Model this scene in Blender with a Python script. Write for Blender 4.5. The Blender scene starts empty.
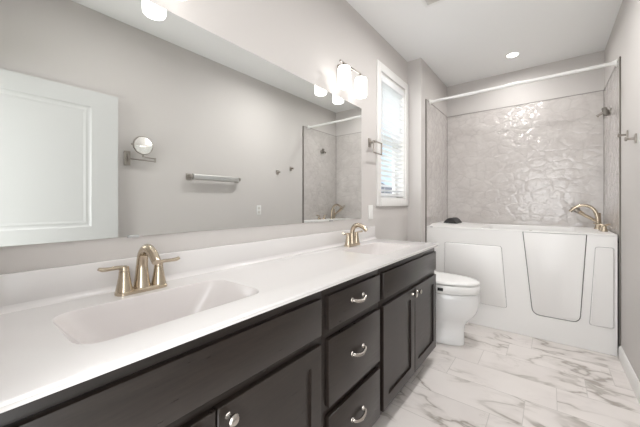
import bpy, bmesh, math, random
from mathutils import Vector, Matrix, Euler
SC = bpy.context.scene
COL = SC.collection
PI = math.pi
random.seed(4)

# ------------------------------------------------------------------ camera
cd = bpy.data.cameras.new('camera'); cam = bpy.data.objects.new('camera', cd); COL.objects.link(cam)
cd.sensor_fit = 'HORIZONTAL'; cd.sensor_width = 36.0; cd.lens = 292.37 / 640 * 36
cd.shift_y = -(213.5 - 203.49) / 640; cd.clip_start = 0.02
cam.location = (0, 0, 1.22); cam.rotation_euler = (PI / 2, 0, 0.665)
SC.camera = cam

# ------------------------------------------------------------------ world, exposure, large lights
SC.view_settings.view_transform = 'Standard'; SC.view_settings.look = 'None'
SC.view_settings.gamma = 1.0; SC.view_settings.use_curve_mapping = False
SC.view_settings.exposure = 0.45
W = bpy.data.worlds.new('world'); SC.world = W; W.use_nodes = True
wn = W.node_tree.nodes; wl = W.node_tree.links
bg = wn['Background']; bg.inputs['Strength'].default_value = 1.0
# sky: pale blue towards the window side, much brighter towards the sunny side behind the doorway
wtc = wn.new('ShaderNodeTexCoord'); wsx = wn.new('ShaderNodeSeparateXYZ'); wl.new(wtc.outputs['Generated'], wsx.inputs[0])
wmr = wn.new('ShaderNodeMapRange'); wmr.interpolation_type = 'SMOOTHSTEP'; wl.new(wsx.outputs[1], wmr.inputs[0])
wmr.inputs[1].default_value = 0.35; wmr.inputs[2].default_value = -0.55
wmx = wn.new('ShaderNodeMix'); wmx.data_type = 'RGBA'; wl.new(wmr.outputs[0], wmx.inputs[0])
wmx.inputs[6].default_value = (0.62, 0.78, 0.98, 1); wmx.inputs[7].default_value = (3.7, 3.72, 3.74, 1)
wl.new(wmx.outputs[2], bg.inputs['Color'])

def area(name, loc, rot, sx, sy, power, color=(1, 1, 1), spread=PI):
    l = bpy.data.lights.new(name, 'AREA'); l.shape = 'RECTANGLE'; l.size = sx; l.size_y = sy
    l.energy = power; l.color = color; l.spread = spread
    o = bpy.data.objects.new(name, l); COL.objects.link(o); o.location = loc; o.rotation_euler = rot
    return o
# sky light outside the window
area('window_daylight', (-2.1, 2.77, 3.75), (0, -0.62, 0), 1.2, 1.4, 45, (0.88, 0.94, 1.0))

# ------------------------------------------------------------------ materials
def mat(name, color=(0.8, 0.8, 0.8), rough=0.5, metal=0.0, spec=0.5, emit=None, strength=0.0, coat=0.0, trans=0.0):
    m = bpy.data.materials.new(name); m.use_nodes = True
    b = m.node_tree.nodes['Principled BSDF']
    b.inputs['Base Color'].default_value = (*color, 1); b.inputs['Roughness'].default_value = rough
    b.inputs['Metallic'].default_value = metal; b.inputs['Specular IOR Level'].default_value = spec
    b.inputs['Coat Weight'].default_value = coat; b.inputs['Transmission Weight'].default_value = trans
    if emit:
        b.inputs['Emission Color'].default_value = (*emit, 1); b.inputs['Emission Strength'].default_value = strength
    return m
class NT:
    def __init__(s, m):
        s.t = m.node_tree; s.b = s.t.nodes['Principled BSDF']
    def n(s, typ, **kw):
        x = s.t.nodes.new(typ)
        for k, v in kw.items(): setattr(x, k, v)
        return x
    def l(s, a, b): s.t.links.new(a, b)
    def put(s, sock, v):
        if hasattr(v, 'is_output'): s.l(v, sock)
        else: sock.default_value = v
    def math(s, op, a, b=None, c=None, clamp=False):
        x = s.n('ShaderNodeMath', operation=op); x.use_clamp = clamp
        s.put(x.inputs[0], a)
        if b is not None: s.put(x.inputs[1], b)
        if c is not None: s.put(x.inputs[2], c)
        return x.outputs[0]
    def vmath(s, op, a, b):
        x = s.n('ShaderNodeVectorMath', operation=op); s.put(x.inputs[0], a); s.put(x.inputs[1], b); return x.outputs[0]
    def noise(s, vec, scale, detail=3, rough=0.5, dist=0.0):
        x = s.n('ShaderNodeTexNoise'); s.put(x.inputs['Vector'], vec); x.inputs['Scale'].default_value = scale
        x.inputs['Detail'].default_value = detail; x.inputs['Roughness'].default_value = rough; x.inputs['Distortion'].default_value = dist
        return x
    def ramp(s, f, stops):
        x = s.n('ShaderNodeValToRGB'); s.put(x.inputs[0], f); cr = x.color_ramp
        while len(cr.elements) < len(stops): cr.elements.new(0.5)
        for e, (p, c) in zip(cr.elements, stops):
            e.position = p; e.color = (*c, 1) if len(c) == 3 else c
        return x.outputs[0]
    def mix(s, f, a, b, blend='MIX'):
        x = s.n('ShaderNodeMix', data_type='RGBA', blend_type=blend)
        s.put(x.inputs[0], f); s.put(x.inputs[6], a); s.put(x.inputs[7], b); return x.outputs[2]
    def co(s): return s.n('ShaderNodeTexCoord').outputs['Object']
    def bump(s, h, strength, dist=0.01):
        x = s.n('ShaderNodeBump'); s.put(x.inputs['Height'], h); x.inputs['Strength'].default_value = strength
        x.inputs['Distance'].default_value = dist; s.l(x.outputs[0], s.b.inputs['Normal'])

def paint(name, col, rough=0.6):
    m = mat(name, col, rough, spec=0.3); t = NT(m)
    t.bump(t.noise(t.co(), 260, 2).outputs[0], 0.06, 0.002)
    return m
M_wall = paint('greige_wall_paint', (0.61, 0.583, 0.562))
M_ceil = paint('white_ceiling_paint', (0.86, 0.86, 0.85), 0.8)
M_trim = paint('white_trim_paint', (0.82, 0.81, 0.79), 0.35)
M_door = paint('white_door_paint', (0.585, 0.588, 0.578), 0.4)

def floor_mat():
    m = mat('marble_floor_tile', (0.8, 0.77, 0.74), 0.22); t = NT(m)
    co = t.co(); sp = t.n('ShaderNodeSeparateXYZ'); t.l(co, sp.inputs[0])
    P, L = 0.27, 0.62
    yy = t.math('DIVIDE', t.math('SUBTRACT', sp.outputs[1], 1.945), P)
    row = t.math('FLOOR', yy)
    xx = t.math('DIVIDE', t.math('SUBTRACT', t.math('ADD', sp.outputs[0], 0.118), t.math('MULTIPLY', row, 0.155)), L)
    colm = t.math('FLOOR', xx)
    fy = t.math('FRACT', yy); fx = t.math('FRACT', xx)
    dx = t.math('MULTIPLY', t.math('MINIMUM', fx, t.math('SUBTRACT', 1.0, fx)), L)
    dy = t.math('MULTIPLY', t.math('MINIMUM', fy, t.math('SUBTRACT', 1.0, fy)), P)
    dj = t.math('MINIMUM', dx, dy)
    grout = t.math('LESS_THAN', dj, 0.0018)
    idv = t.n('ShaderNodeCombineXYZ'); t.l(row, idv.inputs[0]); t.l(colm, idv.inputs[1])
    wnz = t.n('ShaderNodeTexWhiteNoise', noise_dimensions='3D'); t.l(idv.outputs[0], wnz.inputs['Vector'])
    off = t.vmath('MULTIPLY', wnz.outputs['Color'], (9.0, 9.0, 9.0))
    pos = t.vmath('ADD', co, off)
    mp = t.n('ShaderNodeMapping'); t.l(pos, mp.inputs[0]); mp.inputs['Rotation'].default_value = (0, 0, 0.6); mp.inputs['Scale'].default_value = (1.0, 2.0, 1.0)
    vecs = mp.outputs[0]
    n1 = t.noise(vecs, 1.9, 4, 0.5, 0.35).outputs[0]
    v1 = t.math('ABSOLUTE', t.math('SUBTRACT', n1, 0.5))
    vein = t.ramp(v1, [(0.0, (1, 1, 1)), (0.010, (0.75, 0.75, 0.75)), (0.022, (0.25, 0.25, 0.25)), (0.07, (0, 0, 0))])
    mask = t.ramp(t.noise(pos, 2.2, 2).outputs[0], [(0.36, (0, 0, 0)), (0.52, (1, 1, 1))])
    vein = t.math('MULTIPLY', vein, mask)
    n2 = t.noise(vecs, 4.6, 4, 0.6, 1.0).outputs[0]
    v2 = t.math('ABSOLUTE', t.math('SUBTRACT', n2, 0.48))
    fine = t.ramp(v2, [(0.0, (0.40, 0.40, 0.40)), (0.014, (0.1, 0.1, 0.1)), (0.04, (0, 0, 0))])
    mask2 = t.ramp(t.noise(pos, 3.1, 2).outputs[0], [(0.5, (0, 0, 0)), (0.7, (1, 1, 1))])
    fine = t.math('MULTIPLY', fine, mask2)
    cloud = t.ramp(t.noise(pos, 2.6, 4).outputs[0], [(0.3, (0.76, 0.715, 0.685)), (0.65, (0.83, 0.785, 0.755))])
    c = t.mix(t.math('MULTIPLY', vein, 0.8), cloud, (0.29, 0.255, 0.215, 1))
    c = t.mix(fine, c, (0.40, 0.36, 0.32, 1))
    c = t.mix(t.math('MULTIPLY', grout, 0.75), c, (0.52, 0.49, 0.46, 1))
    t.l(c, t.b.inputs['Base Color'])
    t.bump(t.ramp(dj, [(0.0, (0, 0, 0)), (0.003, (1, 1, 1))]), 0.25, 0.002)
    return m
M_floor = floor_mat()

def panel_mat():
    m = mat('marble_surround_panel', (0.6, 0.57, 0.55), 0.08, spec=0.5); m.node_tree.nodes['Principled BSDF'].inputs['IOR'].default_value = 1.62; t = NT(m)
    co = t.co()
    wob = t.noise(co, 7, 3, 0.6); wv = t.vmath('MULTIPLY', t.vmath('SUBTRACT', wob.outputs['Color'], (0.5, 0.5, 0.5)), (0.085, 0.085, 0.085))
    pos = t.vmath('MULTIPLY', t.vmath('ADD', co, wv), (0.95, 0.95, 1.5))
    vo = t.n('ShaderNodeTexVoronoi', feature='DISTANCE_TO_EDGE'); t.l(pos, vo.inputs['Vector']); vo.inputs['Scale'].default_value = 6.6
    vo.inputs['Randomness'].default_value = 0.75
    edge = t.ramp(vo.outputs['Distance'], [(0.0, (1, 1, 1)), (0.025, (0.4, 0.4, 0.4)), (0.08, (0, 0, 0))])
    vc = t.n('ShaderNodeTexVoronoi', feature='F1'); t.l(pos, vc.inputs['Vector']); vc.inputs['Scale'].default_value = 6.6; vc.inputs['Randomness'].default_value = 0.75
    soft = t.noise(co, 5, 5, 0.6, 1.0).outputs[0]
    base = t.ramp(soft, [(0.3, (0.53, 0.495, 0.475)), (0.7, (0.63, 0.60, 0.575))])
    em = t.math('MULTIPLY', edge, t.ramp(t.noise(co, 11, 2).outputs[0], [(0.35, (0.15, 0.15, 0.15)), (0.65, (1, 1, 1))]))
    c = t.mix(t.math('MULTIPLY', em, 0.30), base, (0.32, 0.30, 0.285, 1))
    t.l(c, t.b.inputs['Base Color'])
    h = t.math('ADD', t.ramp(vo.outputs['Distance'], [(0.0, (0, 0, 0)), (0.16, (0.55, 0.55, 0.55)), (0.5, (1, 1, 1))]),
               t.math('MULTIPLY', t.noise(co, 30, 2).outputs[0], 1.3))
    t.bump(h, 0.26, 0.010)
    return m
M_panel = panel_mat()

def wood_mat():
    m = mat('espresso_stained_wood', (0.03, 0.024, 0.021), 0.34, spec=0.5); t = NT(m)
    mp = t.n('ShaderNodeMapping'); t.l(t.co(), mp.inputs[0]); mp.inputs['Scale'].default_value = (1, 1, 12)
    n = t.noise(mp.outputs[0], 9, 5, 0.6, 0.4).outputs[0]
    t.l(t.ramp(n, [(0.3, (0.0125, 0.0090, 0.0072)), (0.7, (0.023, 0.0165, 0.0130))]), t.b.inputs['Base Color'])
    t.l(t.ramp(n, [(0.2, (0.26, 0.26, 0.26)), (0.8, (0.36, 0.36, 0.36))]), t.b.inputs['Roughness'])
    return m
M_wood = wood_mat()
M_black = mat('black_recess', (0.01, 0.009, 0.009), 0.6)
M_marble = mat('white_cultured_marble', (0.755, 0.735, 0.725), 0.16, coat=0.2)
M_basin = mat('darker_basin_marble', (0.725, 0.69, 0.678), 0.16, coat=0.2)  # slab marble toned slightly darker and pinker for the basins
M_acryl = mat('white_acrylic', (0.85, 0.84, 0.825), 0.30)
M_porc = mat('white_porcelain', (0.83, 0.83, 0.825), 0.07, coat=0.4)
M_seat = mat('white_seat_plastic', (0.85, 0.845, 0.83), 0.22)
M_gasket = mat('grey_rubber_gasket', (0.11, 0.105, 0.10), 0.5)
M_cush = mat('charcoal_cushion', (0.028, 0.026, 0.027), 0.55)
def brushed(name, col, rough):
    m = mat(name, col, rough, metal=1.0); t = NT(m)
    mp = t.n('ShaderNodeMapping'); t.l(t.co(), mp.inputs[0]); mp.inputs['Scale'].default_value = (1, 1, 14)
    t.bump(t.noise(mp.outputs[0], 120, 2).outputs[0], 0.05, 0.001)
    return m
M_nick = brushed('brushed_champagne_nickel', (0.58, 0.495, 0.385), 0.22)
M_pull = brushed('satin_nickel', (0.46, 0.43, 0.395), 0.26)
M_satin = brushed('light_satin_nickel', (0.58, 0.57, 0.55), 0.34)
M_grey = brushed('dark_nickel', (0.42, 0.39, 0.355), 0.28)
M_chrome = mat('chrome', (0.80, 0.80, 0.80), 0.10, metal=1.0)
M_bronze = mat('grey_metal_edge', (0.20, 0.185, 0.165), 0.35, metal=0.6)
M_mirror = mat('mirror_silver', (0.90, 0.915, 0.905), 0.0, metal=1.0)
M_white = mat('white_plastic', (0.82, 0.82, 0.80), 0.3)
M_slat = mat('white_blind_slat', (0.86, 0.87, 0.88), 0.4)
M_glass = mat('window_glass', (1, 1, 1), 0.0, trans=1.0); M_glass.node_tree.nodes['Principled BSDF'].inputs['IOR'].default_value = 1.01
M_clear = mat('clear_plastic', (0.9, 0.9, 0.9), 0.1, trans=0.5)
M_shade = mat('lit_frosted_glass', (0.9, 0.9, 0.88), 0.4, emit=(1.0, 0.975, 0.95), strength=2.2)
M_can = mat('lit_downlight_lens', (0.9, 0.9, 0.9), 0.4, emit=(1.0, 0.98, 0.95), strength=10.0)
M_dark = mat('black_label', (0.015, 0.015, 0.016), 0.35)
M_vent = mat('grille_plastic', (0.66, 0.64, 0.60), 0.5)
M_side = mat('grey_house_siding', (0.42, 0.46, 0.50), 0.7)
M_roof = mat('dark_roof_shingle', (0.10, 0.10, 0.11), 0.8)
M_lawn = mat('lawn', (0.12, 0.18, 0.06), 0.9)
M_pane = mat('dark_window_pane', (0.25, 0.29, 0.33), 0.1)

# ------------------------------------------------------------------ mesh helpers
class MB:
    def __init__(s): s.bm = bmesh.new()
    def box(s, x0, x1, y0, y1, z0, z1, bev=0.0, seg=2):
        b = bmesh.new(); bmesh.ops.create_cube(b, size=1)
        for v in b.verts:
            v.co = Vector(((x0 + x1) / 2 + v.co.x * (x1 - x0), (y0 + y1) / 2 + v.co.y * (y1 - y0), (z0 + z1) / 2 + v.co.z * (z1 - z0)))
        if bev: bmesh.ops.bevel(b, geom=list(b.edges), offset=bev, segments=seg, affect='EDGES', profile=0.5)
        s.add(b); return s
    def add(s, b):
        me = bpy.data.meshes.new('tmp'); b.to_mesh(me); b.free(); s.bm.from_mesh(me); bpy.data.meshes.remove(me)
    def rings(s, rings, cap0=True, cap1=True, closed=True):
        vs = [[s.bm.verts.new(p) for p in r] for r in rings]
        n = len(vs[0])
        for a, b in zip(vs[:-1], vs[1:]):
            for i in range(n if closed else n - 1):
                j = (i + 1) % n
                s.bm.faces.new((a[i], a[j], b[j], b[i]))
        if cap0: s.bm.faces.new(list(reversed(vs[0])))
        if cap1: s.bm.faces.new(vs[-1])
        return s
    def lathe(s, prof, origin, axis=(0, 0, 1), n=28, cap=True):
        A = Vector(axis).normalized(); U = A.orthogonal().normalized(); V = A.cross(U); O = Vector(origin)
        rs = []
        for r, h in prof:
            rs.append([O + A * h + (U * math.cos(2 * PI * i / n) + V * math.sin(2 * PI * i / n)) * max(r, 1e-4) for i in range(n)])
        return s.rings(rs, cap, cap)
    def tube(s, pts, rad, n=12, smooth=6, ell=None):
        """round tube through points (Catmull-Rom); rad a number or one per point; ell=(side,up) flattening"""
        P = [Vector(p) for p in pts]; R = rad if isinstance(rad, (list, tuple)) else [rad] * len(P)
        if smooth and len(P) > 2:
            Q, RR = [], []
            for i in range(len(P) - 1):
                a = P[i - 1] if i else P[0] * 2 - P[1]; b = P[i]; c = P[i + 1]; d = P[i + 2] if i + 2 < len(P) else P[-1] * 2 - P[-2]
                for k in range(smooth):
                    t = k / smooth
                    Q.append(0.5 * ((2 * b) + (c - a) * t + (2 * a - 5 * b + 4 * c - d) * t * t + (3 * b - a - 3 * c + d) * t ** 3)); RR.append(R[i] * (1 - t) + R[i + 1] * t)
            Q.append(P[-1]); RR.append(R[-1]); P, R = Q, RR
        rs = []; prev = None
        for i, p in enumerate(P):
            T = (P[min(i + 1, len(P) - 1)] - P[max(i - 1, 0)]).normalized()
            if prev is None: U = T.orthogonal().normalized()
            else:
                U = prev - T * prev.dot(T); U = U.normalized() if U.length > 1e-6 else T.orthogonal().normalized()
            prev = U; V = T.cross(U)
            ring = []
            for k in range(n):
                o = (U * math.cos(2 * PI * k / n) + V * math.sin(2 * PI * k / n)) * R[i]
                if ell:
                    ax = Vector(ell[0]).normalized(); o = o - ax * o.dot(ax) * (1 - ell[1])
                ring.append(p + o)
            rs.append(ring)
        return s.rings(rs)
    def prism(s, loop, axis, d0, d1, bev=0.0):
        """loop of 2D points extruded along 'x','y','z' from d0 to d1"""
        def P(a, b, d): return {'x': (d, a, b), 'y': (a, d, b), 'z': (a, b, d)}[axis]
        if not bev: return s.rings([[P(a, b, d0) for a, b in loop], [P(a, b, d1) for a, b in loop]])
        ins = inset(loop, bev)
        return s.rings([[P(a, b, d0) for a, b in loop], [P(a, b, d1 + (bev if d1 < d0 else -bev)) for a, b in loop], [P(a, b, d1) for a, b in ins]])
    def build(s, name, m, parent=None, smooth=True, angle=35, bev=0.0):
        bmesh.ops.recalc_face_normals(s.bm, faces=list(s.bm.faces))
        me = bpy.data.meshes.new(name); s.bm.to_mesh(me); s.bm.free()
        me.materials.append(m)
        if smooth:
            for p in me.polygons: p.use_smooth = True
            me.set_sharp_from_angle(angle=math.radians(angle))
        o = bpy.data.objects.new(name, me); COL.objects.link(o)
        if parent is not None:
            o.parent = parent
            w = Vector(parent.location)
            q = parent.parent
            while q is not None: w = w + Vector(q.location); q = q.parent
            me.transform(Matrix.Translation(-w))
        if bev:
            md = o.modifiers.new('bevel', 'BEVEL'); md.width = bev; md.segments = 2; md.limit_method = 'ANGLE'; md.angle_limit = math.radians(50)
        return o
def inset(loop, d):
    cx = sum(p[0] for p in loop) / len(loop); cy = sum(p[1] for p in loop) / len(loop)
    w = max(abs(p[0] - cx) for p in loop); h = max(abs(p[1] - cy) for p in loop)
    return [(cx + (a - cx) * (1 - d / w), cy + (b - cy) * (1 - d / h)) for a, b in loop]
def rounded(pts, rads, seg=6):
    """round the corners of a convex polygon"""
    out = []; n = len(pts)
    for i in range(n):
        p = Vector(pts[i]); a = Vector(pts[i - 1]); b = Vector(pts[(i + 1) % n]); r = rads[i] if isinstance(rads, (list, tuple)) else rads
        if r <= 0: out.append(tuple(p)); continue
        da = (a - p).normalized() * r; db = (b - p).normalized() * r
        for k in range(seg + 1):
            t = k / seg
            out.append(tuple((p + da) * (1 - t) ** 2 + p * 2 * t * (1 - t) + (p + db) * t ** 2))
    return out
def rrect(x0, x1, y0, y1, r, seg=6): return rounded([(x0, y0), (x1, y0), (x1, y1), (x0, y1)], r, seg)
def fill_with_holes(bm, outer, holes, P):
    """flat face with holes; P maps 2D -> 3D. returns vert loops"""
    loops = []; edges = []
    for lp in [outer] + holes:
        vs = [bm.verts.new(P(*p)) for p in lp]
        edges += [bm.edges.new((vs[i], vs[(i + 1) % len(vs)])) for i in range(len(vs))]
        loops.append(vs)
    bmesh.ops.triangle_fill(bm, use_beauty=True, use_dissolve=False, edges=edges)
    return loops
def bridge(bm, a, ptsb):
    b = [bm.verts.new(p) for p in ptsb]; n = len(a)
    for i in range(n):
        bm.faces.new((a[i], a[(i + 1) % n], b[(i + 1) % n], b[i]))
    return b
def thing(name, label, cat, loc=(0, 0, 0), group=None):
    o = bpy.data.objects.new(name, None); COL.objects.link(o); o.location = loc; o.empty_display_size = 0.05
    return tag(o, label, cat, group)
def tag(o, label, cat, group=None):
    o['label'] = label; o['category'] = cat
    if group: o['group'] = group
    return o
def struct(o, label=None):
    o['kind'] = 'structure'
    if label: o['label'] = label
    return o
def B(*a, bev=0.0): return MB().box(*a, bev=bev)

# ------------------------------------------------------------------ room dimensions
XW, XR, XA = -1.2375, 0.446, -1.085      # left wall, right wall, alcove left wall
YR, YA, YT, YB = -0.06, 3.15, 3.295, 4.157   # rear wall, alcove return, tub front, back wall
ZC, ZP = 2.79, 2.38
# window opening
WY0, WY1, WZ0, WZ1 = 2.475, 3.062, 1.265, 2.45
struct(B(XW - 0.15, XR + 0.15, YR - 0.13, YB + 0.15, -0.08, 0).build('floor', M_floor), 'marble look porcelain floor tiles with grey brown veins')
struct(B(XW - 0.15, XR + 0.15, YR - 0.13, YB + 0.15, ZC, ZC + 0.08).build('ceiling', M_ceil), 'flat white ceiling')
w = MB(); X0, X1 = XW - 0.13, XW
w.box(X0, X1, YR - 0.12, WY0, 0, ZC); w.box(X0, X1, WY1, YB + 0.12, 0, ZC)
w.box(X0, X1, WY0, WY1, 0, WZ0); w.box(X0, X1, WY0, WY1, WZ1, ZC)
struct(w.build('wall_left', M_wall, smooth=False), 'greige painted wall behind the vanity')
struct(B(XW, XA, YA, YB, 0, ZC).build('wall_return', M_wall, smooth=False), 'greige wall bumped out beside the tub alcove')
struct(B(XW, XR + 0.12, YB, YB + 0.12, 0, ZC).build('wall_back', M_wall, smooth=False), 'greige wall above the tub surround')
struct(B(XR, XR + 0.12, YR - 0.12, YB, 0, ZC).build('wall_right', M_wall, smooth=False), 'greige wall with hooks and a towel bar')
w = MB(); DX0, DX1, DZ = -0.52, 0.36, 2.11
w.box(XW, DX0, YR - 0.12, YR, 0, ZC); w.box(DX1, XR, YR - 0.12, YR, 0, ZC); w.box(DX0, DX1, YR - 0.12, YR, DZ, ZC)
struct(w.build('wall_rear', M_wall, smooth=False), 'greige wall with the open doorway')
# baseboards
bb = MB(); bb.prism([(XR, 0), (XR - 0.016, 0), (XR - 0.016, 0.075), (XR - 0.010, 0.092), (XR - 0.004, 0.10), (XR, 0.10)], 'y', YR + 0.001, YT - 0.022)
struct(bb.build('baseboard_right', M_trim), 'white baseboard along the right wall')
bb = MB(); bb.prism([(XW, 0), (XW + 0.016, 0), (XW + 0.016, 0.075), (XW + 0.010, 0.092), (XW + 0.004, 0.10), (XW, 0.10)], 'y', 2.345, YA - 0.001)
struct(bb.build('baseboard_left', M_trim), 'white baseboard behind the toilet')

# tub surround panels and their edge trims
ZT = 0.9
struct(B(XA + 0.006, XR - 0.006, YB - 0.006, YB, ZT, ZP).build('wall_surround_back', M_panel, smooth=False), 'glossy marble look panel on the back of the tub alcove')
struct(B(XA, XA + 0.006, YT + 0.012, YB - 0.0065, ZT, ZP).build('wall_surround_left', M_panel, smooth=False), 'marble look panel on the left of the tub alcove')
struct(B(XR - 0.006, XR, YT + 0.012, YB - 0.0065, ZT, ZP).build('wall_surround_right', M_panel, smooth=False), 'marble look panel on the right of the tub alcove')
struct(B(XA, XA + 0.010, YT - 0.012, YT + 0.012, 0.0, ZP + 0.004, bev=0.002).build('trim_1', M_bronze), 'slim grey metal edge on the left surround panel')
struct(B(XR - 0.010, XR, YT - 0.012, YT + 0.012, 0.0, ZP + 0.004, bev=0.002).build('trim_2', M_bronze), 'slim grey metal edge on the right surround panel')
t3 = MB(); t3.box(XA + 0.006, XR - 0.006, YB - 0.009, YB - 0.006, ZP - 0.004, ZP + 0.004)
t3.box(XA + 0.006, XA + 0.010, YB - 0.010, YB - 0.006, 0.98, ZP); t3.box(XR - 0.010, XR - 0.006, YB - 0.010, YB - 0.006, 0.98, ZP)
t3.box(XA + 0.006, XA + 0.009, YT + 0.012, YB - 0.010, ZP - 0.004, ZP + 0.004); t3.box(XR - 0.009, XR - 0.006, YT + 0.012, YB - 0.010, ZP - 0.004, ZP + 0.004)
struct(t3.build('trim_3', mat('grey_caulk', (0.30, 0.28, 0.26), 0.5), smooth=False), 'thin grey joints around the surround panels')

# ------------------------------------------------------------------ window
win = struct(thing('window_1', 'white cased window above the toilet', 'window', (XW, 2.77, 1.2)))
del win['category']
cs = MB(); cx0, cx1 = XW, XW + 0.018
cs.box(cx0, cx1, 2.402, WY0, 1.195, 2.525, bev=0.003); cs.box(cx0, cx1, WY1, 3.138, 1.195, 2.525, bev=0.003)
cs.box(cx0, cx1, WY0, WY1, WZ1, 2.525, bev=0.003); cs.box(cx0, cx1 + 0.004, WY0, WY1, 1.195, WZ0, bev=0.003)
struct(cs.build('casing', M_trim, win))
jb = MB(); jx0, jx1 = XW - 0.125, XW - 0.001
jb.box(jx0, jx1, WY0, WY0 + 0.012, WZ0, WZ1); jb.box(jx0, jx1, WY1 - 0.012, WY1, WZ0, WZ1); jb.box(jx0, jx1, WY0 + .012, WY1 - .012, WZ0, WZ0 + 0.012); jb.box(jx0, jx1, WY0 + .012, WY1 - .012, WZ1 - 0.012, WZ1)
struct(jb.build('jamb', M_trim, win))
sa = MB(); sx0, sx1 = XW - 0.115, XW - 0.085; a0, a1, b0, b1 = WY0 + .012, WY1 - .012, WZ0 + .012, WZ1 - .012; zm = 1.86
sa.box(sx0, sx1, a0, a0 + .045, b0, b1); sa.box(sx0, sx1, a1 - .045, a1, b0, b1); sa.box(sx0, sx1, a0 + .045, a1 - .045, b0, b0 + .05); sa.box(sx0, sx1, a0 + .045, a1 - .045, b1 - .045, b1); sa.box(sx0, sx1, a0 + .045, a1 - .045, zm - .02, zm + .02)
struct(sa.build('sash', M_white, win))
struct(B(XW - 0.102, XW - 0.098, a0 + .045, a1 - .045, b0 + .05, zm - .02).build('pane', M_glass, win)); struct(B(XW - 0.102, XW - 0.098, a0 + .045, a1 - .045, zm + .02, b1 - .045).build('pane', M_glass, win))
bl = thing('window_blind', 'white two inch slatted blind lowered in the window above the toilet', 'blind', (XW - 0.03, 2.77, WZ0 + 0.02))
q0, q1 = WY0 + 0.017, WY1 - 0.017
B(XW - 0.055, XW + 0.0, q0, q1, 2.372, WZ1 - 0.014, bev=0.004).build('valance', M_slat, bl)
sl = MB(); nz = 22; ang = math.radians(-17)
for i in range(nz):
    z = 1.345 + i * (2.355 - 1.345) / (nz - 1)
    c, s_ = math.cos(ang) * 0.0235, math.sin(ang) * 0.0235; xm = XW - 0.030
    sl.prism([(xm - c, z + s_ - .0014), (xm, z + .0005), (xm + c, z - s_ - .0014), (xm + c, z - s_ + .0014), (xm, z + .0033), (xm - c, z + s_ + .0014)], 'y', q0 + .002, q1 - .002)
so = sl.build('slats', M_slat, bl, smooth=False)
B(XW - 0.054, XW - 0.006, q0 + .002, q1 - .002, 1.292, 1.312, bev=0.003).build('bottom_rail', M_slat, bl)
for yy in (q0 + 0.10, (q0 + q1) / 2, q1 - 0.10):
    cm = MB(); cm.tube([(XW - 0.0045, yy, 1.31), (XW - 0.0045, yy, 2.38)], 0.0012, n=6, smooth=0); cm.build('ladder_cord', M_slat, bl)
cm = MB(); cm.tube([(XW + 0.004, q0 + 0.03, 2.40), (XW + 0.006, q0 + 0.03, 1.75)], 0.003, n=8, smooth=0); cm.build('tilt_wand', M_slat, bl)

# outside the window
hs = thing('neighbouring_house', 'grey sided house outside, glimpsed between the blind slats', 'house', (-8.5, 7.0, -3.0))
B(-11.5, -7.0, 3.5, 16.0, -3.0, 1.75).build('wall', M_side, hs, smooth=False)
MB().prism([(-11.9, 1.75), (-6.6, 1.75), (-9.25, 3.1)], 'y', 3.1, 16.4).build('roof', M_roof, hs, smooth=False)
for y0 in (5.5, 8.0, 11.0):
    wf = B(-7.0, -6.95, y0, y0 + 1.0, 0.1, 1.4).build('window', M_white, hs, smooth=False)
    B(-6.95, -6.94, y0 + .08, y0 + .92, 0.18, 1.32).build('pane', M_pane, wf, smooth=False)
struct(B(-30, -1.6, -10, 30, -3.1, -3.0).build('ground_outside', M_lawn, smooth=False), 'lawn outside the window')

# ------------------------------------------------------------------ door standing open against the right wall
DF = 0.345; d0, d1 = -0.02, 0.872; dzb, dzt = 0.012, 2.098
dr = struct(thing('door_1', 'white two panel door standing open against the right wall, seen in the mirror', 'door', (DF + 0.02, d0, dzb))); del dr['category']
db = MB(); s1, s2 = d0 + 0.165, d1 - 0.178
wins = [[(s1, 1.04), (s2, 1.04), (s2, 1.975), (s1, 1.975)], [(s1, 0.24), (s2, 0.24), (s2, 0.86), (s1, 0.86)]]
lp = fill_with_holes(db.bm, [(d0, dzb), (d1, dzb), (d1, dzt), (d0, dzt)], wins, lambda a, b: (DF, a, b))
for hole, pts in zip(lp[1:], wins):
    cur = hole
    for ins, dp in ((0.010, 0.007), (0.022, 0.009), (0.034, 0.007), (0.048, 0.0105)):
        y0, y1, z0, z1 = pts[0][0] + ins, pts[1][0] - ins, pts[0][1] + ins, pts[2][1] - ins
        cur = bridge(db.bm, cur, [(DF + dp, y0, z0), (DF + dp, y1, z0), (DF + dp, y1, z1), (DF + dp, y0, z1)])
    db.bm.faces.new(cur)
bk = bridge(db.bm, lp[0], [(DF + 0.036, d0, dzb), (DF + 0.036, d1, dzb), (DF + 0.036, d1, dzt), (DF + 0.036, d0, dzt)]); db.bm.faces.new(bk)
struct(db.build('slab', M_door, dr, smooth=False))
kb = MB(); kb.lathe([(0.030, 0), (0.030, 0.006), (0.012, 0.012), (0.011, 0.035), (0.026, 0.045), (0.029, 0.056), (0.024, 0.066), (0.0, 0.069)], (DF, d1 - 0.065, 0.912), (-1, 0, 0))
struct(kb.build('door_knob', M_grey, dr))

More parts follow.
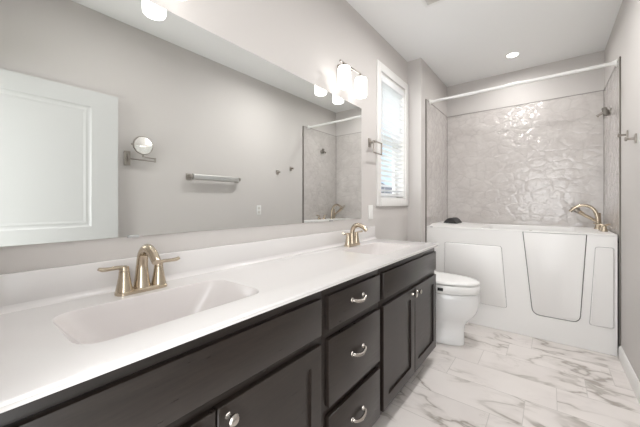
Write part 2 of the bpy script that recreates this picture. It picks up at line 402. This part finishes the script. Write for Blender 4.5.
# ------------------------------------------------------------------ vanity cabinets
XF, XD = -0.703, -0.683     # face frame, door fronts
ZTOP = 0.889
def carcass(y0, y1, parent):
    m = MB(); m.box(XF - 0.019, XF, y0, y1, 0.10, ZTOP, bev=0.001); m.build('face_frame', M_wood, parent)
    m = MB(); xa, xb = XW + 0.002, XF - 0.0195
    m.box(xa, xb, y0, y0 + 0.016, 0.10, ZTOP); m.box(xa, xb, y1 - 0.016, y1, 0.10, ZTOP); m.box(xa, xb, y0 + 0.016, y1 - 0.016, 0.10, 0.116); m.box(xa, xa + 0.008, y0 + 0.016, y1 - 0.016, 0.116, ZTOP)
    m.build('carcass', M_wood, parent)
    k = MB(); k.box(XW + 0.002, XF - 0.075, y0, y1, 0.0, 0.0995); k.build('toe_kick', M_wood, parent)
def slab_front(name, y0, y1, z0, z1, parent):
    return B(XF + 0.0005, XD, y0, y1, z0, z1, bev=0.0025).build(name, M_wood, parent)
def shaker(y0, y1, z0, z1, parent):
    m = MB(); st = 0.062
    hole = [(y0 + st, z0 + st), (y1 - st, z0 + st), (y1 - st, z1 - st), (y0 + st, z1 - st)]
    lp = fill_with_holes(m.bm, [(y0 + .002, z0 + .002), (y1 - .002, z0 + .002), (y1 - .002, z1 - .002), (y0 + .002, z1 - .002)], [hole], lambda a, b: (XD, a, b))
    ring = bridge(m.bm, lp[1], [(XD - 0.010, a, b) for a, b in hole]); m.bm.faces.new(ring)
    o1 = bridge(m.bm, lp[0], [(XD - 0.002, a, b) for a, b in [(y0, z0), (y1, z0), (y1, z1), (y0, z1)]])
    o2 = bridge(m.bm, o1, [(XF + 0.0005, a, b) for a, b in [(y0, z0), (y1, z0), (y1, z1), (y0, z1)]]); m.bm.faces.new(o2)
    return m.build('door', M_wood, parent, smooth=False)
def knob(y, z, parent):
    k = MB(); k.lathe([(0.010, 0), (0.0075, 0.004), (0.006, 0.012), (0.009, 0.018), (0.0155, 0.022), (0.016, 0.027), (0.012, 0.031), (0.0, 0.0325)], (XD, y, z), (1, 0, 0), n=20)
    return k.build('knob', M_pull, parent)
def pull(y, z, parent):
    k = MB(); hw = 0.048
    k.tube([(XD, y - hw, z + 0.005), (XD + 0.011, y - hw + .001, z + 0.004), (XD + 0.020, y - hw * .6, z - 0.002), (XD + 0.023, y, z - 0.006), (XD + 0.020, y + hw * .6, z - 0.002), (XD + 0.011, y + hw - .001, z + 0.004), (XD, y + hw, z + 0.005)],
           [0.008, 0.0065, 0.007, 0.008, 0.007, 0.0065, 0.008], n=10, smooth=5)
    for s in (-1, 1): k.lathe([(0.011, 0), (0.010, 0.003), (0.006, 0.005)], (XD, y + s * hw, z + 0.005), (1, 0, 0), n=14)
    return k.build('pull', M_pull, parent)
Y0, Y1, Y2, Y3 = -0.037, 0.906, 1.390, 2.337
def sink_base(y0, y1, fa, fb, gap, label):
    t = thing('sink_base_cabinet', label, 'cabinet', (-0.97, (y0 + y1) / 2, 0))
    carcass(y0 + .0006, y1 - .0006, t)
    slab_front('false_front', fa, fb, 0.715, 0.855, t)
    d = shaker(fa, gap - 0.003, 0.125, 0.680, t); knob(gap - 0.045, 0.645, d)
    d = shaker(gap + 0.003, fb, 0.125, 0.680, t); knob(gap + 0.035, 0.645, d)
    return t
sink_base(Y0, Y1, -0.012, 0.882, 0.435, 'espresso sink base cabinet nearest the viewer, left of the three drawers')
sink_base(Y2, Y3, 1.412, 2.313, 1.866, 'espresso sink base cabinet at the far end, beside the toilet')
t = thing('drawer_cabinet', 'espresso cabinet of three drawers with arched nickel pulls, between the sink bases', 'cabinet', (-0.97, 1.148, 0))
carcass(Y1 + .0006, Y2 - .0006, t)
for z0, z1, zp in ((0.720, 0.855, 0.790), (0.412, 0.680, 0.552), (0.125, 0.376, 0.262)):
    d = slab_front('drawer', 0.929, 1.371, z0, z1, t); pull(1.150, zp, d)

# ------------------------------------------------------------------ countertop with two moulded basins
ZK = 0.91; XCF = -0.6746; YC0, YC1 = YR + 0.004, 2.352
ct = thing('countertop', 'long white cultured marble vanity top with two moulded rectangular sinks', 'countertop', (-0.95, 1.15, ZTOP + 0.001))
bx0, bx1 = -1.085, -0.785
def basin_loop(yc, d, hw): return None
sinks = [0.432, 1.852]
holes = [rrect(bx0, bx1, yc - 0.262, yc + 0.262, 0.070, 7) for yc in sinks]
cm = MB(); bm = cm.bm
outer = [(XW + 0.002, YC0), (XCF - 0.004, YC0), (XCF - 0.004, YC1 - 0.004), (XW + 0.002, YC1 - 0.004)]
lp = fill_with_holes(bm, outer, holes, lambda a, b: (a, b, ZK))
def outr(dx, z): return [(XW + 0.002, YC0, z), (XCF + dx, YC0, z), (XCF + dx, YC1 + dx, z), (XW + 0.002, YC1 + dx, z)]
r = bridge(bm, lp[0], outr(-0.001, ZK - 0.0015)); r = bridge(bm, r, outr(0.0, ZK - 0.005)); r = bridge(bm, r, outr(0.0, ZK - 0.009))
r = bridge(bm, r, outr(-0.003, ZK - 0.012)); r = bridge(bm, r, outr(-0.004, ZTOP + 0.001))
cm.build('slab', M_marble, ct, angle=40)
for yc, hole in zip(sinks, holes):
    b = MB(); rs = []
    # depth, inset of the long sides, inset of the short ends
    for dp, ix, iy in ((0.0, 0, 0), (0.001, 0.001, 0.001), (0.004, 0.002, 0.004), (0.03, 0.004, 0.022), (0.07, 0.007, 0.052), (0.11, 0.011, 0.084), (0.14, 0.018, 0.112), (0.158, 0.035, 0.138), (0.166, 0.07, 0.175), (0.169, 0.125, 0.235)):
        rs.append([(x, y, ZK - dp) for x, y in rrect(bx0 + ix, bx1 - ix, yc - 0.262 + iy, yc + 0.262 - iy, min(0.070 + ix * .3, (bx1 - bx0) / 2 - ix - .002), 7)])
    # shell underside
    b.rings(rs, cap0=False, cap1=True)
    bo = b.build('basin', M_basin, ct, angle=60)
    dn = MB(); dn.lathe([(0.021, 0), (0.021, 0.002), (0.015, 0.003), (0.013, 0.006), (0.0, 0.007)], ((bx0 + bx1) / 2, yc, ZK - 0.1692), n=24)
    dn.build('drain', M_nick, bo)
bs = MB(); bs.box(XW + 0.001, -1.2175, YC0, YC1, ZK + 0.0002, 1.018, bev=0.004); bs.build('backsplash', M_marble, ct)
cv = MB(); cv.prism([(-1.2175, ZK), (-1.2035, ZK), (-1.2075, ZK + .002), (-1.213, ZK + .006), (-1.2163, ZK + .011), (-1.2175, ZK + .018)], 'y', YC0, YC1 - .002); cv.build('cove', M_marble, ct)

# ------------------------------------------------------------------ faucets
def faucet(yc, label):
    t = thing('sink_faucet', label, 'faucet', (-1.145, yc, ZK), 'widespread lever faucets on the vanity')
    X = -1.145
    p = MB(); lo = rrect(X - 0.029, X + 0.029, yc - 0.083, yc + 0.083, 0.028, 6)
    p.rings([[(a, b, ZK + 0.0003) for a, b in lo], [(a, b, ZK + 0.009) for a, b in lo], [(a, b, ZK + 0.015) for a, b in inset(lo, 0.007)]])
    p.build('base_plate', M_nick, t)
    s = MB()
    s.tube([(X - .002, yc, ZK + 0.012), (X - .002, yc, ZK + 0.05), (X - .001, yc, ZK + 0.095), (X + 0.012, yc, ZK + 0.135), (X + 0.045, yc, ZK + 0.153), (X + 0.080, yc, ZK + 0.145), (X + 0.108, yc, ZK + 0.124), (X + 0.118, yc, ZK + 0.114)],
           [0.027, 0.021, 0.0175, 0.0165, 0.0165, 0.0150, 0.0140, 0.0135], n=16, smooth=6, ell=((0, 1, 0), 1.05))
    so = s.build('spout', M_nick, t)
    r = MB(); r.tube([(X - 0.030, yc, ZK + 0.01), (X - 0.030, yc, ZK + 0.075)], 0.0025, n=8, smooth=0); r.lathe([(0.0045, 0), (0.006, 0.004), (0.004, 0.012), (0.0, 0.013)], (X - 0.030, yc, ZK + 0.073), n=12); r.build('lift_rod', M_nick, so)
    for sg in (-1, 1):
        y = yc + sg * 0.056
        h = MB(); h.lathe([(0.0265, 0.010), (0.0245, 0.020), (0.0205, 0.040), (0.0170, 0.062), (0.0155, 0.078)], (X, y, ZK), n=24)
        hb = h.build('handle', M_nick, t)
        l = MB(); l.lathe([(0.0150, 0.079), (0.0155, 0.086), (0.0135, 0.094), (0.0, 0.098)], (X, y, ZK), n=20)
        l.tube([(X, y - sg * 0.006, ZK + 0.090), (X + .002, y + sg * 0.018, ZK + 0.0935), (X + .004, y + sg * 0.043, ZK + 0.0935), (X + .006, y + sg * 0.062, ZK + 0.0945), (X + .007, y + sg * 0.074, ZK + 0.099)],
               [0.0115, 0.011, 0.0105, 0.012, 0.008], n=12, smooth=5, ell=((0, 0, 1), 0.6))
        l.build('lever', M_nick, hb)
faucet(0.430, 'brushed nickel two lever faucet behind the near sink')
faucet(1.848, 'brushed nickel two lever faucet behind the far sink near the window')

# ------------------------------------------------------------------ mirror
mr = thing('wall_mirror', 'wide frameless mirror on the wall above the vanity backsplash', 'mirror', (XW, 1.06, 1.0965))
B(XW + 0.001, -1.231, 0.0, 2.130, 1.0965, 2.0115).build('mirror_glass', M_mirror, mr, smooth=False)
for y in (0.432, 1.70):
    c = MB(); c.box(XW + 0.0005, -1.227, y - 0.018, y + 0.018, 1.0915, 1.0960, bev=0.001); c.box(-1.2305, -1.228, y - 0.018, y + 0.018, 1.0961, 1.101, bev=0.0008); c.build('mirror_clip', M_clear, mr)

# ------------------------------------------------------------------ vanity lights
def vanity_light(yc, label):
    t = thing('vanity_light', label, 'wall light', (XW, yc, 2.205), 'twin shade vanity lights above the mirror')
    XL = -1.127
    p = MB(); lo = rrect(yc - 0.045, yc + 0.045, 2.15, 2.25, 0.012, 4)
    p.rings([[(XW + 0.0005, a, b) for a, b in lo], [(XW + 0.018, a, b) for a, b in lo], [(XW + 0.022, a, b) for a, b in inset(lo, 0.004)]]); p.build('back_plate', M_pull, t)
    a = MB(); a.tube([(XW + 0.02, yc, 2.200), (XL, yc, 2.200)], 0.008, n=12, smooth=0); a.build('arm', M_pull, t)
    b = MB(); b.tube([(XL, yc - 0.165, 2.200), (XL, yc + 0.165, 2.200)], 0.0075, n=14, smooth=0); b.build('bar', M_pull, t)
    for s in (-1, 1):
        y = yc + s * 0.1145
        h = MB(); h.lathe([(0.009, 2.199), (0.010, 2.195), (0.012, 2.189), (0.017, 2.185), (0.017, 2.177)], (XL, y, 0), n=20); h.build('socket_cup', M_pull, t)
        n = 48; prof = [(0.018, 2.1765), (0.033, 2.1755), (0.041, 2.171), (0.045, 2.161), (0.045, 2.046), (0.0440, 2.036), (0.040, 2.030), (0.037, 2.032), (0.039, 2.040)]
        g = MB(); rs = []
        for r0, z in prof:
            rs.append([(XL + (r0 * (1 + (0.012 if i % 2 else -0.012))) * math.cos(2 * PI * i / n), y + (r0 * (1 + (0.012 if i % 2 else -0.012))) * math.sin(2 * PI * i / n), z) for i in range(n)])
        g.rings(rs, cap0=True, cap1=True); g.build('lamp_shade', M_shade, t, angle=60)
    return t
vanity_light(1.826, 'lit vanity light with two white ribbed glass shades beside the window')
vanity_light(0.435, 'lit vanity light over the near sink, one shade showing in the mirror')

# ------------------------------------------------------------------ ceiling fittings
def downlight(x, y, label, power, k=1.0):
    t = thing('recessed_downlight', label, 'ceiling light', (x, y, ZC - 0.002))
    r = MB(); r.lathe([(r_ * k, h_) for r_, h_ in ((0.050, -0.0010), (0.050, -0.004), (0.066, -0.003), (0.072, -0.0005), (0.060, -0.0004))], (x, y, ZC), n=36, cap=False); r.build('trim_ring', M_white, t)
    l = MB(); l.lathe([(r_ * k, h_) for r_, h_ in ((0.0, -0.0012), (0.0505, -0.0012), (0.0500, -0.0025), (0.0, -0.0030))], (x, y, ZC), n=32); l.build('lens', M_can, t)
    L = bpy.data.lights.new('downlight_beam', 'AREA'); L.shape = 'DISK'; L.size = 0.095 * k; L.energy = power; L.color = (1.0, 0.985, 0.975); L.spread = math.radians(170)
    o = bpy.data.objects.new('downlight_beam', L); COL.objects.link(o); o.parent = t; o.location = (0, 0, -0.006)
downlight(-0.305, 3.685, 'lit round recessed downlight in the ceiling over the tub', 4.2)
downlight(-0.34, 0.75, 'lit round recessed downlight added as fill over the near sink, unseen above the frame', 4.1, 1.5)  # unseen lamp added to brighten the near end of the vanity
downlight(-0.36, 2.37, 'lit round recessed downlight added as fill over the middle of the bathroom, unseen above the frame', 11.5, 1.5)  # added lamp out of view, lifts the tub front and far floor
v = thing('ceiling_vent', 'square off white exhaust fan grille in the ceiling at the top edge', 'vent', (-0.62, 2.2, ZC))
vx0, vx1, vy0, vy1 = -0.775, -0.475, 2.06, 2.358
f = MB(); f.box(vx0, vx1, vy0, vy0 + .025, ZC - .014, ZC - .0005, bev=.003); f.box(vx0, vx1, vy1 - .025, vy1, ZC - .014, ZC - .0005, bev=.003); f.box(vx0, vx0 + .025, vy0 + .025, vy1 - .025, ZC - .014, ZC - .0005, bev=.003); f.box(vx1 - .025, vx1, vy0 + .025, vy1 - .025, ZC - .014, ZC - .0005, bev=.003)
f.build('frame', M_white, v)
g = MB()
for i in range(14):
    y = vy0 + 0.033 + i * 0.0178; g.box(vx0 + .025, vx1 - .025, y, y + 0.011, ZC - .010, ZC - .004)
g.box(vx0 + .02, vx1 - .02, vy0 + .02, vy1 - .02, ZC - .003, ZC - .0006)
g.build('grille', M_vent, v, smooth=False)

# ------------------------------------------------------------------ left wall fittings
t = thing('towel_ring', 'square nickel towel ring on the wall between mirror and window', 'towel ring', (XW, 2.275, 1.75))
p = MB(); p.box(XW + 0.0005, XW + 0.010, 2.252, 2.298, 1.712, 1.788, bev=0.003); p.build('plate', M_grey, t)
p = MB(); p.tube([(XW + 0.009, 2.275, 1.752), (XW + 0.064, 2.275, 1.752)], 0.010, n=12, smooth=0); p.build('post', M_grey, t)
p = MB(); xr = XW + 0.058; lo = [(2.236, 1.760), (2.400, 1.760), (2.400, 1.650), (2.236, 1.650)]
hole = [(2.247, 1.749), (2.389, 1.749), (2.389, 1.661), (2.247, 1.661)]
lp = fill_with_holes(p.bm, lo, [hole], lambda a, b: (xr - .005, a, b)); o2 = bridge(p.bm, lp[0], [(xr + .005, a, b) for a, b in lo]); i2 = bridge(p.bm, lp[1], [(xr + .005, a, b) for a, b in hole])
for i in range(4): p.bm.faces.new((o2[i], o2[(i + 1) % 4], i2[(i + 1) % 4], i2[i]))
p.build('ring', M_pull, t, smooth=False, bev=0.0015)
t = thing('light_switch', 'white rocker light switch on the wall right of the mirror', 'switch', (XW, 2.296, 1.145))
B(XW + 0.0005, XW + 0.006, 2.258, 2.334, 1.083, 1.207, bev=0.002).build('cover_plate', M_white, t); B(XW + 0.006, XW + 0.010, 2.279, 2.313, 1.112, 1.178, bev=0.0015).build('rocker', M_white, t)

# ------------------------------------------------------------------ right wall fittings
t = thing('magnifying_mirror', 'round nickel magnifying mirror on a folding wall arm, reflected beside the door', 'mirror', (XR, 0.97, 1.61))
B(XR - 0.014, XR - 0.0005, 0.945, 0.995, 1.555, 1.68, bev=0.004).build('wall_plate', M_grey, t)
a = MB(); a.tube([(XR - 0.012, 0.97, 1.618), (XR - 0.034, 0.97, 1.618)], 0.008, n=10, smooth=0); a.tube([(XR - 0.034, 0.97, 1.655), (XR - 0.034, 0.97, 1.585)], 0.007, n=10, smooth=0)
a.tube([(XR - 0.034, 0.97, 1.612), (XR - 0.05, 1.185, 1.605)], 0.0055, n=10, smooth=0); a.tube([(XR - 0.05, 1.185, 1.597), (XR - 0.05, 1.185, 1.64)], 0.007, n=10, smooth=0)
a.tube([(XR - 0.05, 1.185, 1.632), (XR - 0.078, 1.072, 1.634)], 0.0055, n=10, smooth=0); a.tube([(XR - 0.078, 1.072, 1.628), (XR - 0.078, 1.072, 1.658)], 0.006, n=10, smooth=0); a.build('folding_arm', M_grey, t)
mx, my, mz = XR - 0.078, 1.072, 1.734
r = MB(); r.lathe([(0.074, -0.010), (0.080, -0.010), (0.083, 0.0), (0.080, 0.010), (0.074, 0.010), (0.074, 0.0095), (0.074, -0.0095)], (mx, my, mz), (-1, 0, 0), n=44, cap=False); ro = r.build('rim', M_grey, t)
g = MB(); g.lathe([(0.0, -0.006), (0.075, -0.006), (0.075, 0.006), (0.0, 0.006)], (mx, my, mz), (-1, 0, 0), n=40); g.build('mirror_glass', M_mirror, ro, angle=30)
k = MB(); k.lathe([(0.007, 0), (0.009, 0.006), (0.006, 0.012)], (mx, my - 0.082, mz), (0, -1, 0), n=12); k.build('pivot_knob', M_grey, ro)

t = thing('towel_bar', 'nickel towel bar with square posts on the right wall, seen in the mirror', 'towel bar', (XR, 1.80, 1.495))
for y in (1.522, 2.105):
    p = MB(); p.box(XR - 0.010, XR - 0.0005, y - 0.026, y + 0.026, 1.463, 1.527, bev=0.003); p.box(XR - 0.066, XR - 0.0095, y - 0.016, y + 0.016, 1.480, 1.514, bev=0.003); p.build('post', M_grey, t)
p = MB(); p.prism(rrect(XR - 0.076, XR - 0.046, 1.463, 1.523, 0.0145, 6), 'y', 1.5385, 2.0885); p.build('bar', M_satin, t)
for (y, z, lab) in ((2.765, 1.643, 'nickel robe hook on the right wall, nearer the towel bar'), (3.03, 1.716, 'nickel robe hook on the right wall, next to the tub edge trim')):
    t = thing('robe_hook', lab, 'hook', (XR, y, z), 'robe hooks on the right wall')
    p = MB(); p.box(XR - 0.009, XR - 0.0005, y - 0.022, y + 0.022, z - 0.030, z + 0.030, bev=0.003); p.build('plate', M_grey, t)
    p = MB(); p.tube([(XR - 0.008, y, z), (XR - 0.044, y, z + 0.002)], 0.008, n=12, smooth=0); p.lathe([(0.010, 0.0), (0.015, 0.004), (0.015, 0.012), (0.010, 0.016)], (XR - 0.040, y, z + 0.002), (-1, 0, 0.04), n=16); p.build('peg', M_grey, t)
t = thing('wall_outlet', 'white duplex outlet on the right wall below the towel bar, seen in the mirror', 'outlet', (XR, 2.445, 1.137))
B(XR - 0.006, XR - 0.0005, 2.409, 2.481, 1.079, 1.197, bev=0.002).build('cover_plate', M_white, t)
for z in (1.112, 1.162): B(XR - 0.009, XR - 0.006, 2.428, 2.462, z - .017, z + .017, bev=0.001).build('socket', M_vent, t)

# ------------------------------------------------------------------ walk-in tub
TZ = 0.97; TX0, TX1 = XA + 0.001, 0.428; TY0 = YT; TY1 = YB - 0.011
tub = thing('walk_in_tub', 'white walk-in bathtub with a tapered door, filling the alcove', 'bathtub', (-0.33, 3.72, 0))
door_o = rounded([(-0.122, 0.207), (0.207, 0.207), (0.250, 0.962), (-0.197, 0.962)], [0.06, 0.06, 0.004, 0.004], 8)
def shrink(lp, d): return inset(lp, d)
ap = MB(); bm = ap.bm
fx0, fx1 = XA + 0.0105, TX1
lp = fill_with_holes(bm, [(fx0, 0.001), (fx1, 0.001), (fx1, TZ - 0.012), (fx0, TZ - 0.012)], [door_o], lambda a, b: (a, TY0, b))
r = bridge(bm, lp[1], [(a, TY0 + 0.03, b) for a, b in door_o]); bm.faces.new(r)
r = bridge(bm, lp[0], [(fx0, TY0 + 0.045, 0.001), (fx1, TY0 + 0.045, 0.001), (fx1, TY0 + 0.045, TZ - 0.012), (fx0, TY0 + 0.045, TZ - 0.012)]); bm.faces.new(r)
ap.build('apron', M_acryl, tub, angle=30)
ds = MB(); ds.rings([[(a, TY0 + 0.0295, b) for a, b in inset(door_o, 0.0005)], [(a, TY0 + 0.010, b) for a, b in inset(door_o, 0.0005)]]); ds.build('door_seal', M_gasket, tub)
dd = MB(); din = inset(door_o, 0.0075); din = [(a, min(b + .0, 0.960)) for a, b in din]
dd.rings([[(a, TY0 + 0.0098, b) for a, b in din], [(a, TY0 - 0.001, b) for a, b in din], [(a, TY0 - 0.004, b) for a, b in inset(din, 0.004)]]); dd.build('tub_door', M_acryl, tub)
for pts, rr in (([(-0.885, 0.222), (-0.317, 0.222), (-0.362, 0.808), (-0.885, 0.808)], 0.022), ([(0.262, 0.213), (0.409, 0.213), (0.409, 0.864), (0.298, 0.864)], 0.018)):
    lo = rounded(pts, rr, 5)
    g = MB(); g.rings([[(a, TY0 - 0.0002, b) for a, b in lo], [(a, TY0 - 0.001, b) for a, b in lo]]); po = g.build('access_panel', M_gasket, tub)
    i1 = inset(lo, 0.0022); i2 = inset(lo, 0.009)
    g = MB(); g.rings([[(a, TY0 - 0.0011, b) for a, b in i1], [(a, TY0 - 0.005, b) for a, b in i1], [(a, TY0 - 0.011, b) for a, b in i2]]); g.build('panel_face', M_acryl, po)
# deck with the well
dk = MB(); bm = dk.bm
well = rrect(-0.58, 0.235, TY0 + 0.055, TY1 - 0.075, 0.09, 8)
dout = rrect(fx0, fx1, TY0 + 0.004, TY1, 0.004, 2)
lp = fill_with_holes(bm, dout, [well], lambda a, b: (a, b, TZ))
r = bridge(bm, lp[0], [(a, b, TZ - 0.003) for a, b in rrect(fx0, fx1, TY0 - 0.003, TY1, 0.006, 2)]); r = bridge(bm, r, [(a, b, TZ - 0.0115) for a, b in rrect(fx0, fx1, TY0 - 0.004, TY1, 0.006, 2)])
r = lp[1]
for d, z in ((0.006, 0.003), (0.012, 0.012), (0.02, 0.06), (0.05, 0.60), (0.09, 0.72), (0.16, 0.76)):
    r = bridge(bm, r, [(a, b, TZ - z) for a, b in rrect(-0.58 + d, 0.235 - d, TY0 + 0.055 + d, TY1 - 0.075 - d, 0.09 + d * .3, 8)])
bm.faces.new(r); dk.build('deck', M_acryl, tub, angle=40)
sd = MB(); sd.box(fx0, fx1, TY1 - 0.05, TY1 - .001, 0.0, TZ - 0.012); sd.build('back_side', M_acryl, tub)
# raised shoulder that carries the headrest
def shz(x): return 0.020 * max(0.0, min(1.0, (-0.60 - x) / 0.36)) ** 0.9
xs_ = [fx0 + .001, -0.97, -0.92, -0.87, -0.82, -0.77, -0.72, -0.67, -0.62]
sh = MB(); sh.rings([[(x, y, TZ + .0004 + shz(x) * k) for x in xs_] + [(x, y, TZ + .0002) for x in reversed(xs_)] for y, k in ((3.40, 0.02), (3.44, 0.6), (3.50, 0.95), (3.60, 1.0), (3.98, 1.0), (4.08, 0.8), (4.13, 0.02))]); sh.build('shoulder', M_acryl, tub, angle=60)
lg = MB(); lg.box(-1.033, -1.008, TY0 - 0.0052, TY0 - 0.0041, TZ - 0.0095, TZ - 0.0045); lg.build('maker_mark', M_gasket, tub)
ov = MB(); ov.lathe([(0.0, 0), (0.012, 0), (0.012, 0.003), (0.0, 0.004)], (-0.135, TY0 + 0.030, TZ + .0002), n=18); ov.build('latch_button', M_grey, tub)
# headrest, a soft pad that curves over the shoulder
PX0, PX1 = -0.985, -0.84
def pad(y0, y1):
    n = 16; xs = [PX0 + (PX1 - PX0) * i / n for i in range(n + 1)]
    m = MB(); rs = []
    for y, k in ((y0, 0.80), (y0 + .02, 1.0), (y1 - .02, 1.0), (y1, 0.80)):
        low = [(x, y, TZ + .003 + shz(x)) for x in xs]
        top = [(x, y, TZ + .004 + shz(x) + 0.058 * k * max(0.02, 1 - abs((2 * i / n) - 1) ** 2.4)) for i, x in enumerate(xs)]
        rs.append(low + top[::-1])
    return m.rings(rs)
tag(pad(3.62, 3.90).build('bath_pillow', M_cush, angle=50), 'charcoal arched headrest pillow at the left end of the walk-in tub', 'pillow')

# tub filler set
t = thing('tub_faucet', 'brushed nickel arched tub filler on the right deck of the tub', 'faucet', (0.37, 3.80, TZ))
e = MB(); e.lathe([(0.030, 0.0004), (0.030, 0.006), (0.024, 0.016), (0.019, 0.040), (0.017, 0.06)], (0.375, 3.93, TZ), n=24)
e.tube([(0.375, 3.93, TZ + .05), (0.370, 3.93, TZ + .12), (0.345, 3.93, TZ + .19), (0.295, 3.93, TZ + .228), (0.235, 3.93, TZ + .225), (0.185, 3.93, TZ + .190), (0.168, 3.93, TZ + .168)], [0.018, 0.017, 0.0155, 0.015, 0.0145, 0.014, 0.0155], n=14, smooth=6)
e.build('spout', M_nick, t)
for y in (3.61, 3.74):
    h = MB(); h.lathe([(0.026, 0.0004), (0.025, 0.006), (0.018, 0.022), (0.014, 0.044), (0.014, 0.050)], (0.385, y, TZ), n=20); ho = h.build('handle', M_nick, t)
    l = MB(); l.tube([(0.388, y, TZ + .048), (0.365, y, TZ + .060), (0.325, y - .01, TZ + .066)] if y > 3.7 else [(0.383, y, TZ + .048), (0.40, y, TZ + .060), (0.418, y - .035, TZ + .068)], [0.013, 0.009, 0.006], n=10, smooth=4); l.build('lever', M_nick, ho)
t = thing('hand_shower', 'slim nickel hand shower leaning in its cradle behind the tub spout', 'hand shower', (0.39, 4.03, TZ))
h = MB(); h.lathe([(0.022, 0.0004), (0.021, 0.006), (0.014, 0.015), (0.013, 0.05), (0.016, 0.062), (0.013, 0.10), (0.010, 0.145), (0.013, 0.155), (0.0, 0.158)], (0.395, 4.03, TZ), n=20); h.build('cradle', M_nick, t)
h = MB(); h.tube([(0.400, 4.03, TZ + .052), (0.345, 4.03, TZ + .092), (0.285, 4.03, TZ + .132), (0.238, 4.03, TZ + .168)], [0.013, 0.014, 0.016, 0.022], n=12, smooth=4); ho = h.build('handle', M_nick, t)
h = MB(); h.tube([(0.2405, 4.03, TZ + .166), (0.222, 4.03, TZ + .183), (0.200, 4.03, TZ + .208), (0.186, 4.03, TZ + .222)], [0.023, 0.027, 0.026, 0.018], n=16, smooth=4); h.build('spray_head', M_grey, ho)

# shower holder on the right surround panel
t = thing('shower_holder', 'nickel hand shower holder bracket high on the right surround panel', 'shower holder', (XR - 0.006, 3.735, 2.055))
xs = XR - 0.0065
p = MB(); p.lathe([(0.030, 0), (0.030, 0.006), (0.022, 0.014), (0.012, 0.018), (0.012, 0.03)], (xs, 3.735, 2.06), (-1, 0, 0), n=22); p.build('flange', M_grey, t)
p = MB(); p.tube([(xs - 0.028, 3.735, 2.060), (xs - 0.045, 3.735, 2.056), (xs - 0.068, 3.735, 2.045), (xs - 0.090, 3.735, 2.032)], [0.011, 0.011, 0.011, 0.013], n=12, smooth=4); p.build('arm', M_pull, t)
p = MB(); p.lathe([(0.016, -0.036), (0.020, -0.030), (0.020, 0.034), (0.015, 0.042)], (xs - 0.034, 3.735, 2.062), (-0.2, 0, 1), n=18); p.build('cradle', M_bronze, t)

# curtain rod
t = thing('shower_curtain_rod', 'straight white shower curtain rod across the tub alcove', 'rod', (-0.32, 3.36, 2.36))
ry, rz = 3.42, 2.385
p = MB(); p.tube([(XA + 0.012, ry, rz), (XR - 0.012, ry, rz)], 0.0155, n=18, smooth=0); p.build('tube', M_white, t)
for xa, dx in ((XA + 0.0062, 1), (XR - 0.0062, -1)):
    p = MB(); p.lathe([(0.030, 0), (0.030, 0.004), (0.022, 0.012), (0.019, 0.030)], (xa, ry, rz), (dx, 0, 0), n=22); p.build('end_cap', M_white, t)

# ------------------------------------------------------------------ toilet
YTO = 2.752
toi = thing('toilet', 'white elongated toilet with a thick bidet seat, between vanity and tub', 'toilet', (-0.85, YTO, 0))
def egg(xb, xf, hw, z, n=40, sq=2.4):
    xc = xb + (xf - xb) * 0.42; pts = []
    for i in range(n):
        a = 2 * PI * i / n; c, s = math.cos(a), math.sin(a)
        e = 2.0 if c > 0 else 3.2
        rx = (xf - xc) if c > 0 else (xc - xb)
        pts.append((xc + rx * math.copysign(abs(c) ** (2 / e), c), YTO + hw * math.copysign(abs(s) ** (2 / e), s), z))
    return pts
b = MB(); b.rings([egg(-1.06, -0.578, .104, .0005), egg(-1.06, -0.575, .108, .012), egg(-1.05, -0.577, .098, .05), egg(-1.05, -0.577, .093, .12), egg(-1.05, -0.570, .096, .175), egg(-1.05, -0.545, .118, .215), egg(-1.05, -0.505, .148, .255), egg(-1.05, -0.480, .166, .30), egg(-1.05, -0.466, .178, .35), egg(-1.05, -0.460, .183, .41), egg(-1.05, -0.461, .183, .45), egg(-1.05, -0.466, .178, .457)])
b.build('bowl', M_porc, toi, angle=60)
b = MB(); b.rings([egg(-1.0, -0.460, .186, .4625), egg(-1.0, -0.454, .191, .468), egg(-1.0, -0.454, .191, .524), egg(-1.0, -0.458, .188, .530)]); so = b.build('seat', M_seat, toi, angle=60)
b = MB(); b.rings([egg(-1.01, -0.462, .183, .5365), egg(-1.01, -0.456, .189, .541), egg(-1.01, -0.456, .189, .551), egg(-1.01, -0.463, .182, .559), egg(-1.01, -0.50, .150, .564), egg(-0.98, -0.60, .08, .567)]); b.build('lid', M_seat, toi, angle=60)
b = MB(); b.box(-1.232, -1.035, YTO - .215, YTO + .215, .39, .745, bev=.02); to = b.build('tank', M_porc, toi)
b = MB(); b.box(-1.234, -1.025, YTO - .225, YTO + .225, .746, .785, bev=.012); b.build('tank_lid', M_porc, to)
b = MB(); b.box(-1.20, -1.04, YTO - .13, YTO + .13, .20, .391, bev=.02); b.build('tank_neck', M_porc, toi)
b = MB(); b.tube([(-1.034, YTO - .15, .69), (-1.018, YTO - .15, .69), (-1.015, YTO - .10, .685)], [.008, .007, .008], n=10, smooth=3); b.build('flush_lever', M_chrome, to)
b = MB(); b.box(-0.745, -0.700, YTO - .1925, YTO - .186, .484, .510, bev=.002); pl = b.build('control_label', M_dark, so); pl['label'] = 'small black label on the side of the seat'
